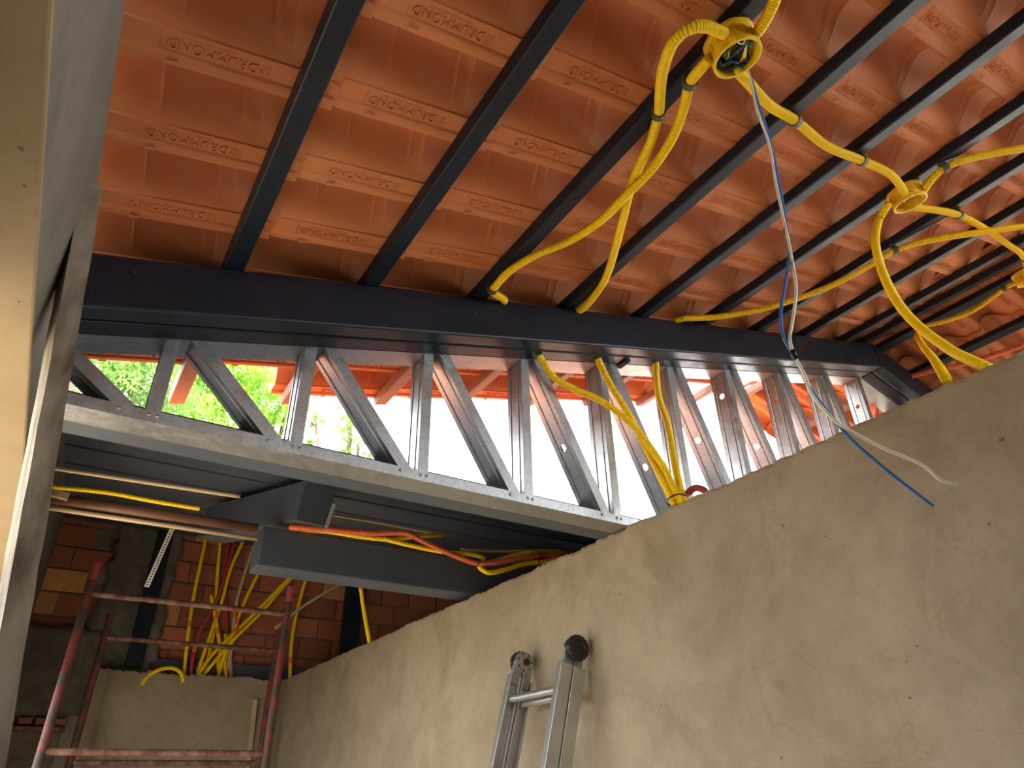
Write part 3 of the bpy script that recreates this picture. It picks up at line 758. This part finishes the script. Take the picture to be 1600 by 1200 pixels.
# through the truss
conduit('conduit', [atY(843, 556, 1.06), atY(850, 568, 1.06), atY(866, 590, 1.055), atY(898, 608, 1.05), atY(940, 627, 1.04), atY(988, 664, 1.01), atY(1028, 716, .98), atY(1050, 757, .955), atY(1064, 787, .945)],
        'yellow', 'leftmost yellow conduit crossing the truss down to the wall top')
md = conduit('conduit', [atY(934, 560, 1.066), atY(941, 577, 1.062), atY(960, 612, 1.055), atY(984, 650, 1.045), atY(1008, 697, 1.02), atY(1034, 748, .975), atY(1054, 788, .955)],
        'yellow', 'middle yellow conduit crossing the truss down to the wall top')
conduit('conduit', [atY(1025, 566, 1.066), atY(1026, 590, 1.062), atY(1030, 622, 1.055), atY(1044, 665, 1.04), atY(1052, 712, 1.005), atY(1060, 752, .955), atY(1069, 786, .93)],
        'yellow', 'rightmost yellow conduit hanging straight from the beam to the wall top')
cable_tie(md, atY(1057, 781, .946), (0, .25, 1), .030)
conduit('conduit', [atX(1069, 786, 1.03), atX(1073, 773, 1.04), atX(1085, 763, 1.05), atX(1098, 765, 1.05), atX(1108, 774, 1.05)], 'red', 'short red conduit loop on the wall top beside the yellow ones', r=.011, pitch=None)
conduit('conduit', [at_roof2(1425, 588, .022), at_roof2(1450, 581, .022), at_roof2(1500, 570, .024), at_roof2(1560, 552, .024), at_roof2(1605, 537, .022), at_roof2(1680, 512, .022)], 'orange', 'orange conduit running along behind the wall top at right', r=.014)
conduit('conduit', [atY(1384, 598, 1.12), atY(1374, 606, 1.14), atY(1370, 622, 1.15), atY(1369, 648, 1.16), atY(1369, 665, 1.16)], 'orange', 'short orange conduit bend standing on the wall top near the ridge', r=.014)

# along the lower beam
YL = 1.795
oc = conduit('conduit', [atY(455, 824, 1.83), atY(472, 825, YL), atY(520, 828, YL), atY(580, 833, YL), atY(632, 833, YL), atY(665, 848, YL), atY(710, 868, YL), atY(745, 880, 1.78), atY(775, 879, 1.77), atY(812, 873, 1.76), atY(845, 868, 1.75), atY(890, 866, 1.74)], 'orange', 'orange conduit lying along the black beam under the deck', r=.0135)
conduit('conduit', [atY(465, 827, 1.84), atY(515, 831, 1.81), atY(565, 839, 1.81), atY(610, 843, 1.81), atY(650, 838, 1.82), atY(690, 836, 1.90)], 'yellow', 'upper yellow conduit resting on the black beam behind the orange one', r=.010)
conduit('conduit', [atY(600, 842, 1.80), atY(640, 852, 1.80), atY(690, 862, 1.80), atY(735, 866, 1.80), atY(755, 872, 1.79), atY(756, 880, 1.785), atY(775, 876, 1.80), atY(810, 866, 1.79), atY(845, 861, 1.78), atY(892, 866, 1.77)], 'yellow', 'yellow conduit curling under the deck above the orange one', r=.010)
conduit('conduit', [atY(748, 880, 1.80), atY(751, 888, 1.78), atY(765, 895, 1.765), atY(790, 890, 1.76), atY(820, 881, 1.76), atY(855, 877, 1.75), atY(890, 868, 1.74)], 'yellow', 'lowest yellow conduit bending below the orange one on the beam', r=.0115)
conduit('conduit', [atY(720, 859, 1.86), atY(760, 861, 1.86), atY(820, 861, 1.86), atY(880, 860, 1.86)], 'tan', 'straight tan conduit behind the yellow bend under the deck', r=.008, pitch=None)
conduit('pipe', [atY(60, 728, 1.62), atY(92, 733, 1.62), atY(230, 754, 1.62), atY(375, 776, 1.62)], 'tan', 'thin tan pipe fixed under the deck at left', r=.0065, pitch=None, cat='pipe')
conduit('pipe', [atY(522, 805, 1.95), atY(600, 818, 1.95), atY(690, 836, 1.95)], 'tan', 'thin tan pipe under the deck right of the projecting beam end', r=.0065, pitch=None, cat='pipe')
conduit('conduit', [atY(60, 757, 1.72), atY(95, 762, 1.72), atY(170, 770, 1.72), atY(240, 783, 1.72), atY(312, 795, 1.72)], 'yellow', 'thin yellow conduit under the deck above the brown pipe', r=.008)
conduit('pipe', [atY(60, 775, 1.80), atY(402, 826, 1.80)], 'brown_pipe', 'thick brown pipe spanning from the left wall to the black beam', r=.0185, pitch=None, cat='pipe', seg=16)
conduit('pipe', [atY(60, 791, 1.775), atY(402, 842, 1.775)], 'tan', 'straight tan pipe just below the thick brown pipe', r=.0085, pitch=None, cat='pipe', seg=12)
MB().bar(atY(80, 770, 1.765), atY(107, 777, 1.765), .022, .022).build('wood_offcut', 'lath', label='small pale wood offcut lying on the brown pipe', cat='offcut')

for px, py, yy, rad in ((744, 879, 1.78, .017), (838, 870, 1.752, .031)):
    cable_tie(oc, atY(px, py, yy), (1, 0, .12), rad)
# perforated straps
def strap(a, b_, w, label, n):
    a, b_ = Vector(a), Vector(b_); ax = (b_-a)/(2*n+1); s = Vector((w/2, 0, 0)); mb = MB(); th = Vector((0, .0008, 0))
    cs = [-1, -.36, .36, 1]
    for i in range(2*n+1):
        for k in range(3):
            if k == 1 and i % 2: continue
            p = [a+ax*(i+q)+s*cs[k+j] for q, j in ((0, 0), (0, 1), (1, 1), (1, 0))]
            mb.hexa([q-th for q in p]+[q+th for q in p])
    mb.build('perforated_strap', 'strap', label=label, cat='strap')
strap(atY(270, 824, 1.80), atY(229, 917, 1.80), .016, 'white perforated strap hanging from the tan pipe', 22)
strap(atY(522, 788, 1.745), atY(508, 829, 1.745), .014, 'short perforated strap hanging at the projecting beam end', 10)

# conduits standing at the far wall
back = [
 ('yellow', [(328, 790), (322, 838), (305, 920), (296, 975), (287, 1056)], 3.735, [(294, 975)], 'yellow conduit at far wall, leftmost upright of the bundle'),
 ('yellow', [(352, 790), (345, 840), (338, 925), (336, 975), (319, 1056)], 3.765, [(336, 985)], 'yellow conduit at far wall, second upright of the bundle'),
 ('red', [(380, 790), (367, 842), (342, 930), (313, 985), (301, 1030), (298, 1058)], 3.74, [(302, 1012)], 'red conduit at far wall slanting left across the bundle'),
 ('red', [(364, 790), (358, 842), (350, 905), (354, 965), (356, 1058)], 3.775, [], 'dark red conduit at far wall, straight behind the slanting one'),
 ('yellow', [(405, 790), (380, 845), (360, 890), (345, 945), (326, 1000), (306, 1058)], 3.75, [(330, 958)], 'yellow conduit at far wall bending beside the red one'),
 ('tan', [(420, 790), (397, 853), (375, 920), (367, 960), (362, 1010), (352, 1060)], 3.77, [(367, 962)], 'dull tan conduit at far wall, right of the red ones'),
 ('yellow', [(430, 850), (407, 890), (380, 945), (366, 985), (352, 1020), (340, 1060)], 3.745, [(371, 970)], 'yellow conduit at far wall with an orange coupling, slanting midway'),
 ('yellow', [(490, 860), (458, 896), (412, 944), (370, 985), (330, 1025), (305, 1062)], 3.725, [(372, 985)], 'thick yellow conduit at far wall, upper of the two long diagonals'),
 ('yellow', [(480, 882), (450, 909), (408, 957), (360, 1005), (322, 1050), (312, 1064)], 3.735, [], 'yellow conduit at far wall, lower of the two long diagonals'),
 ('yellow', [(330, 930), (340, 985), (344, 1015), (341, 1035), (343, 1060)], 3.755, [(341, 985)], 'short yellow conduit at far wall, bottom middle of the bundle'),
 ('yellow', [(352, 990), (356, 1015), (351, 1035), (353, 1060)], 3.76, [], 'short yellow conduit at far wall, bottom right of the bundle'),
 ('tan', [(357, 990), (359, 1020), (361, 1062)], 3.77, [], 'short tan conduit at far wall, lowest right of the bundle'),
 ('yellow', [(221, 1070), (232, 1056), (250, 1046), (270, 1044), (283, 1052), (286, 1066)], 3.70, [], 'yellow conduit end curling over the far plaster edge'),
 ('yellow', [(486, 880), (478, 905), (463, 960), (455, 1010), (453, 1066)], 3.72, [(454, 1030)], 'yellow conduit standing right of the scaffold at far wall'),
 ('tan', [(560, 900), (541, 908), (508, 926), (470, 950), (430, 982)], 3.70, [], 'tan conduit slanting behind the scaffold at far wall'),
]
for mt, pts, yy, bands, lb in back:
    conduit('conduit', [atY(px, py, yy+(0.004 if i % 2 else 0)) for i, (px, py) in enumerate(pts)], mt, lb, r=0.0135, pitch=None, seg=10, bands=[atY(px, py, yy) for px, py in bands], group='conduits at the far wall')
conduit('conduit', [atY(561, 890, 2.6), atY(563, 912, 2.6), atY(568, 950, 2.6), atY(578, 1006, 2.6)], 'yellow', 'lone yellow conduit rising behind the right wall below the black beam', r=.0115, pitch=None, bands=[atY(564, 915, 2.6)], group='conduits at the far wall')

# ------------------------------------------------------------------ junction boxes
def junction_box(px, py, h0, r, ht, label, rot, wires=True, ax=None):
    c = at_roof(px, py, h0); n = -(NR if ax is None else ax)
    t = Vector((0, 1, 0)); e1 = (t-n*t.dot(n)).normalized(); e2 = n.cross(e1)
    e = empty('junction_box', c, label, 'junction box', 'yellow junction boxes')
    def ring(z, rad, k=8, lob=0.0):
        out = []
        for i in range(32):
            a = 2*math.pi*i/32+rot; rr_ = rad*(1+lob*math.cos(8*a))
            out.append(c+n*z+e1*rr_*math.cos(a)+e2*rr_*math.sin(a))
        return out
    def shell(rings, close=None):
        mb = MB(); vs_ = [p for q in rings for p in q]; fs = []
        for i in range(len(rings)-1):
            for k in range(32): fs.append((i*32+k, i*32+(k+1) % 32, (i+1)*32+(k+1) % 32, (i+1)*32+k))
        fs.append(tuple(range(32)))
        if close: fs.append(tuple(range((len(rings)-1)*32, len(rings)*32)))
        return mb.add(vs_, fs)
    shell([ring(0, r*.99, lob=.02), ring(.004, r*1.05, lob=.02), ring(.012, r*1.05, lob=.03), ring(.014, r*.99, lob=.03), ring(ht-.010, r*.93, lob=.03), ring(ht-.008, r*1.0, lob=.0), ring(ht, r*1.0), ring(ht, r*.90), ring(ht-.012, r*.86), ring(.006, r*.86)], True).build('body', 'yellow_box', e, smooth=True, angle=35)
    for k in range(8):                                     # knock-outs on the side
        a = rot+math.pi/4*k+.39; dv = e1*math.cos(a)+e2*math.sin(a)
        MB().lathe([(-.002, .0125), (.0014, .0125), (.0014, .0105), (.0006, .0100)], c+n*(ht*.5)+dv*(r*.965), dv, 16).build('knockout', 'yellow_box', e, smooth=True, angle=35)
    for s in (-1, 1):                                      # screw lugs
        MB().lathe([(ht-.012, .0065), (ht-.001, .0065), (ht-.001, .002)], c+e2*s*(r*.97)*math.cos(.5)+e1*s*(r*.97)*math.sin(.5), n, 12).build('screw_lug', 'yellow_box', e, smooth=True, angle=35)
    if wires:
        q = random.Random(21)
        cols_ = ['green_wire', 'blue_wire', 'tape', 'green_wire', 'blue_wire', 'tape', 'white_wire', 'green_wire', 'tape', 'yellow', 'tape']
        for k, mt in enumerate(cols_):
            a0 = q.uniform(0, 6.28); pts = []
            for j in range(6):
                a = a0+j*q.uniform(.5, .95); rd = r*q.uniform(.30, .74)
                pts.append(c+n*(ht*q.uniform(.35, .95))+e1*rd*math.cos(a)+e2*rd*math.sin(a))
            MB().tube(pts, .0021 if mt != 'tape' else .0042, 6).build('wire', mt, e, smooth=True)
    return e, c, n, e1, e2
jb1 = junction_box(1137, 60, 0.000, .052, .060, 'large open yellow junction box on the third batten, full of wires', .2)
jb2 = junction_box(1411, 297, 0.000, .052, .055, 'middle yellow junction box beside the fifth batten with one white wire', .5, wires=False)
jb3 = junction_box(1600, 424, 0.034, .052, .055, 'yellow junction box cut by the right picture edge', .1, wires=False)
e_, c_, n_, a1, a2 = jb2
for mt, rad in (('white_wire', .55), ('tape', .4)):
    MB().tube([c_+n_*(.020+.006*j)+a1*(.052*rad*math.cos(.8*j+1))+a2*(.052*rad*math.sin(.8*j+1)) for j in range(6)], .0022, 6).build('wire', mt, e_, smooth=True)

# ------------------------------------------------------------------ hanging wires
YW = 0.345
wb_ = [(1152, 78, .34), (1160, 98, .335), (1172, 118, .335), (1186, 165, .335), (1204, 222, .336), (1217, 285, .338), (1226, 335, .34), (1231, 366, .34), (1233, 400, .341), (1226, 450, .343), (1220, 490, .344), (1224, 525, .345), (1238, 552, .345), (1252, 578, .346), (1270, 612, .347), (1295, 645, .348), (1330, 686, .35), (1390, 738, .352), (1457, 790, .355)]
ww_ = [(1148, 84, .342), (1158, 97, .333), (1168, 112, .333), (1176, 140, .333), (1182, 170, .333), (1202, 226, .333), (1212, 285, .335), (1224, 340, .338), (1231, 372, .337), (1240, 420, .338), (1244, 455, .339), (1238, 505, .340), (1234, 530, .341), (1242, 556, .342), (1258, 588, .343), (1268, 615, .344), (1292, 645, .345), (1320, 668, .346), (1380, 700, .348), (1440, 726, .35), (1470, 750, .352), (1498, 758, .353)]
ob = MB().tube([atY(*p) for p in wb_], .0028, 8).build('blue_wire', 'blue_wire', smooth=True, label='blue wire hanging from the large junction box', cat='wire')
ow = MB().tube([atY(*p) for p in ww_], .0028, 8).build('white_wire', 'white_wire', smooth=True, label='cream white wire twisted with the blue one, hanging from the box', cat='wire')
for px, py in ((1229, 364), (1240, 554)):
    p0, p1 = atY(px-1.5, py-7, .3385), atY(px+2.5, py+7, .3395)
    MB().tube([p0, p1], .0046, 10, smooth=False).build('tape_wrap', 'tape', ob, smooth=True, label='black tape wrap')

# ------------------------------------------------------------------ plank leaning on the lintel
top, bot = atY(161, 291, 0.83), None
da = (atY(119, 600, 0.83)-atY(161, 291, 0.83)); db = (atY(40, 1010, .83)-atY(161, 291, .83)).normalized()
tL = (0.0-top.z)/db.z
foot = top+db*tL
ex = Vector((math.cos(math.radians(10)), math.sin(math.radians(10)), 0)); ex = (ex-db*ex.dot(db)).normalized(); ey = db.cross(ex).normalized()
if ey.y < 0: ey = -ey
mb = MB(); vs_, fs = [], []; n = 60; r = random.Random(9)
for i in range(n+1):
    p = top.lerp(foot, i/n); j = [r.uniform(-.0009, .0009) for _ in range(8)]
    for q, (a, b_) in enumerate(((-.034, 0), (0, 0), (0, .075), (-.034, .075))):
        vs_.append(p+ex*(a+j[q])+ey*(b_+j[q+4]))
for i in range(n):
    for k in range(4): fs.append((i*4+k, i*4+(k+1) % 4, (i+1)*4+(k+1) % 4, (i+1)*4+k))
fs += [(0, 1, 2, 3), (n*4, n*4+1, n*4+2, n*4+3)]
mb.add(vs_, fs).build('wooden_plank', 'plank', label='weathered wooden plank leaning upright against the left lintel', cat='plank')

# ------------------------------------------------------------------ scaffold frames
def scaffold(Y, xl, xr, zt, rungs, label, sleeve):
    e = empty('scaffold_frame', W((xl+xr)/2, Y, ZF), label, 'scaffold', 'red scaffold frames')
    for x in (xl, xr):
        o = MB().tube([W(x, Y, ZF), W(x, Y, zt-0.06)], .0215, 14, smooth=False).build('post', 'scaffold', e, smooth=True, angle=50)
        MB().tube([W(x, Y, zt-0.061), W(x, Y, zt)], .0185, 14, smooth=False).build('spigot', sleeve, e, smooth=True, angle=50)
    for z in rungs:
        MB().tube([W(xl, Y, z), W(xr, Y, z)], .0155, 12, smooth=False).build('rung', 'rust', e, smooth=True, angle=50)
    z = rungs[-1]-.45
    while z > ZF+.1:
        MB().tube([W(xl, Y, z), W(xr, Y, z)], .0155, 12, smooth=False).build('rung', 'rust', e, smooth=True, angle=50); z -= .45
    return e
def zy(px, py): d = ray(px, py); return d.z/d.y
def xy(px, py): d = ray(px, py); return d.x/d.y
YS1, YS2 = 2.77, 3.54
scaffold(YS1, xy(105, 1040)*YS1, xy(435, 1050)*YS1, zy(157, 880)*YS1, [zy(300, 944)*YS1, zy(235, 1176)*YS1], 'nearer red scaffold frame at lower left with fresh red spigots', 'scaffold_pink')
scaffold(YS2, xy(140, 1080)*YS2, xy(420, 1090)*YS2, zy(180, 960)*YS2, [zy(305, 1007)*YS2, zy(250, 1192)*YS2], 'farther dark red scaffold frame close to the far wall', 'scaffold')

# ------------------------------------------------------------------ folding ladder
AL = math.radians(15.4)
ld = Vector((-math.sin(AL), 0, -math.cos(AL)))       # down along the rails
lx = Vector((-math.cos(AL), 0, math.sin(AL)))         # away from the wall, square to the rails
XH = 0.968
def hinge_pt(px, py):
    d = ray(px, py); d = d*(XH/d.x); return W(*d)
hr, hl = hinge_pt(897, 1014), hinge_pt(818, 1036)
hl.z = hr.z; hl.x = hr.x
ladder = empty('folding_ladder', Vector((hr.x-0.5, (hr.y+hl.y)/2, 0)), 'folded aluminium ladder with black hinge knobs leaning on the right wall', 'ladder')
for side, h in ((-1, hr), (1, hl)):
    y0 = h.y
    for off in (-.0255, .0255):                     # two folded sections, one behind the other
        a = h+ld*.055+lx*off; L = (a.z)/math.cos(AL)
        b_ = a+ld*L
        w, t = .046, .024
        prof = [(-w/2, -t/2), (w/2, -t/2), (w/2, t/2), (w/2-.007, t/2), (w/2-.007, -t/2+.005), (-w/2+.007, -t/2+.005), (-w/2+.007, t/2), (-w/2, t/2)]
        if side > 0: prof = [(q[0], -q[1]) for q in prof]
        MB().extrude(prof, a, b_, lx, Vector((0, 1, 0))).build('rail', 'alu', ladder, bevel=.0015)
    # hinge: two plates, a toothed knob outside and a hub inside
    hg = MB()
    for dy in (-.008, .008):
        hg.lathe([(dy-.002, .036), (dy+.002, .036)], h, (0, 1, 0), 28)
    hp = hg.build('hinge_plate', 'alu_dark', ladder, smooth=True, angle=40)
    for off in (-.0255, .0255):
        MB().obox(h+ld*.045+lx*off*.8, lx*.018, Vector((0, .006, 0)), ld*.040).build('hinge_tongue', 'alu_dark', ladder, bevel=.002)
    mb = MB(); vs_, fs = [], []; N = 64
    o1 = h+Vector((0, side*.012, 0))
    for z, rr_ in ((0, .040), (.014, .040), (.018, .036), (.0185, .024), (.014, .022)):
        for k in range(N):
            a = 2*math.pi*k/N; tooth = 1.0+(.045 if (k//2) % 2 and rr_ > .03 else 0)
            vs_.append(o1+Vector((rr_*tooth*math.cos(a), side*z, rr_*tooth*math.sin(a))))
    for i in range(4):
        for k in range(N): fs.append((i*N+k, i*N+(k+1) % N, (i+1)*N+(k+1) % N, (i+1)*N+k))
    fs += [tuple(range(N)), tuple(range(4*N, 5*N))]
    mb.add(vs_, fs).build('hinge_knob', 'knob', ladder, smooth=True, angle=30)
    if side > 0:
        MB().lathe([(.010, .020), (.015, .020), (.016, .013), (.010, .013)], h, (0, -1, 0), 20, caps=False).build('hinge_ring', 'copper', ladder, smooth=True, angle=40)
        MB().lathe([(.008, .013), (.026, .012), (.027, .0)], h, (0, -1, 0), 18).build('hinge_hub', 'knob', ladder, smooth=True, angle=40)
        for k in range(7):
            a = k*2*math.pi/7
            MB().lathe([(.0095, .0038), (.0110, .0036), (.0112, 0)], h+Vector((math.cos(a)*.029, 0, math.sin(a)*.029)), (0, -1, 0), 10).build('hinge_pin', 'knob', ladder)
for off in (-.0255, .0255):
    l = .135
    while True:
        a = hr+ld*l+lx*off; b_ = hl+ld*l+lx*off
        if a.z < .1: break
        MB().tube([a, b_], .0125, 12, smooth=False).build('rung', 'alu', ladder, smooth=True, angle=50); l += .28

# ------------------------------------------------------------------ trees outside
def tree(base, h, blobs, nleaf, size, mat, label, seed):
    q = np.random.default_rng(seed); e = empty('tree', base, label, 'tree', 'trees outside behind the truss')
    top_ = base+Vector((0, 0, h))
    MB().tube([base, base+Vector((.10, .05, h*.35)), base+Vector((-.05, .1, h*.7)), top_], .11, 9).build('trunk', 'bark', e, smooth=True)
    for (c, r) in blobs:
        MB().tube([base+Vector((0, 0, h*.5)), (base+Vector((0, 0, h*.6))).lerp(c, .5), c], .028, 6).build('branch', 'bark', e, smooth=True)
    tot = sum(r**2.2 for _, r in blobs); V, Fc = [], []
    for (c, r) in blobs:
        n = int(nleaf*r**2.2/tot)
        ncl = max(6, n//26)
        cc = q.normal(size=(ncl, 3)); cc /= np.linalg.norm(cc, axis=1)[:, None]; cc *= (r*q.random(ncl)**.45)[:, None]
        p = cc[q.integers(0, ncl, n)] + q.normal(scale=r*.10, size=(n, 3)) + np.array(c)
        d1 = q.normal(size=(n, 3)); d1[:, 2] -= .5; d1 /= np.linalg.norm(d1, axis=1)[:, None]
        d2 = np.cross(d1, q.normal(size=(n, 3))); d2 /= np.linalg.norm(d2, axis=1)[:, None]
        s = size*(.6+.8*q.random(n))[:, None]
        for A, B, Cc, Dd in zip(p-d1*s, p+d2*s*.42, p+d1*s, p-d2*s*.42):
            k = len(V); V += [A, B, Cc, Dd]; Fc.append((k, k+1, k+2, k+3))
    me = bpy.data.meshes.new('foliage'); bl = np.array(base)
    me.from_pydata((np.array(V)-bl).tolist(), [], Fc); me.materials.append(M[mat])
    o = bpy.data.objects.new('foliage', me); col.objects.link(o); o.parent = e; o['kind'] = 'stuff'
def tb(px, py, Y): return atY(px, py, Y)
tree(Vector((tb(250, 700, 5.2).x, 5.2*D, 0)), 3.9, [(tb(140, 600, 5.2), .62), (tb(215, 575, 5.0), .70), (tb(150, 690, 5.1), .60), (tb(190, 520, 5.3), .7), (tb(260, 650, 5.4), .60)], 15000, .032, 'leaf_deep', 'dark green leafy tree at the far left behind the truss', 3)
tree(Vector((tb(400, 760, 6.0).x, 6.0*D, 0)), 4.2, [(tb(330, 640, 6.0), .72), (tb(395, 600, 5.9), .75), (tb(300, 600, 6.2), .6), (tb(430, 650, 6.1), .45), (tb(350, 550, 6.0), .7), (tb(455, 610, 6.1), .40)], 16000, .034, 'leaf_bright', 'bright green leafy tree beside the second truss stud', 4)
tree(Vector((tb(560, 900, 7.0).x, 7.0*D, 0)), 4.6, [(tb(548, 665, 7.0), .42), (tb(560, 695, 7.0), .35), (tb(492, 650, 7.0), .30), (tb(485, 690, 7.0), .22), (tb(545, 640, 7.0), .26)], 1900, .034, 'leaf_deep', 'sparse tree twigs against the white sky left of centre', 5)
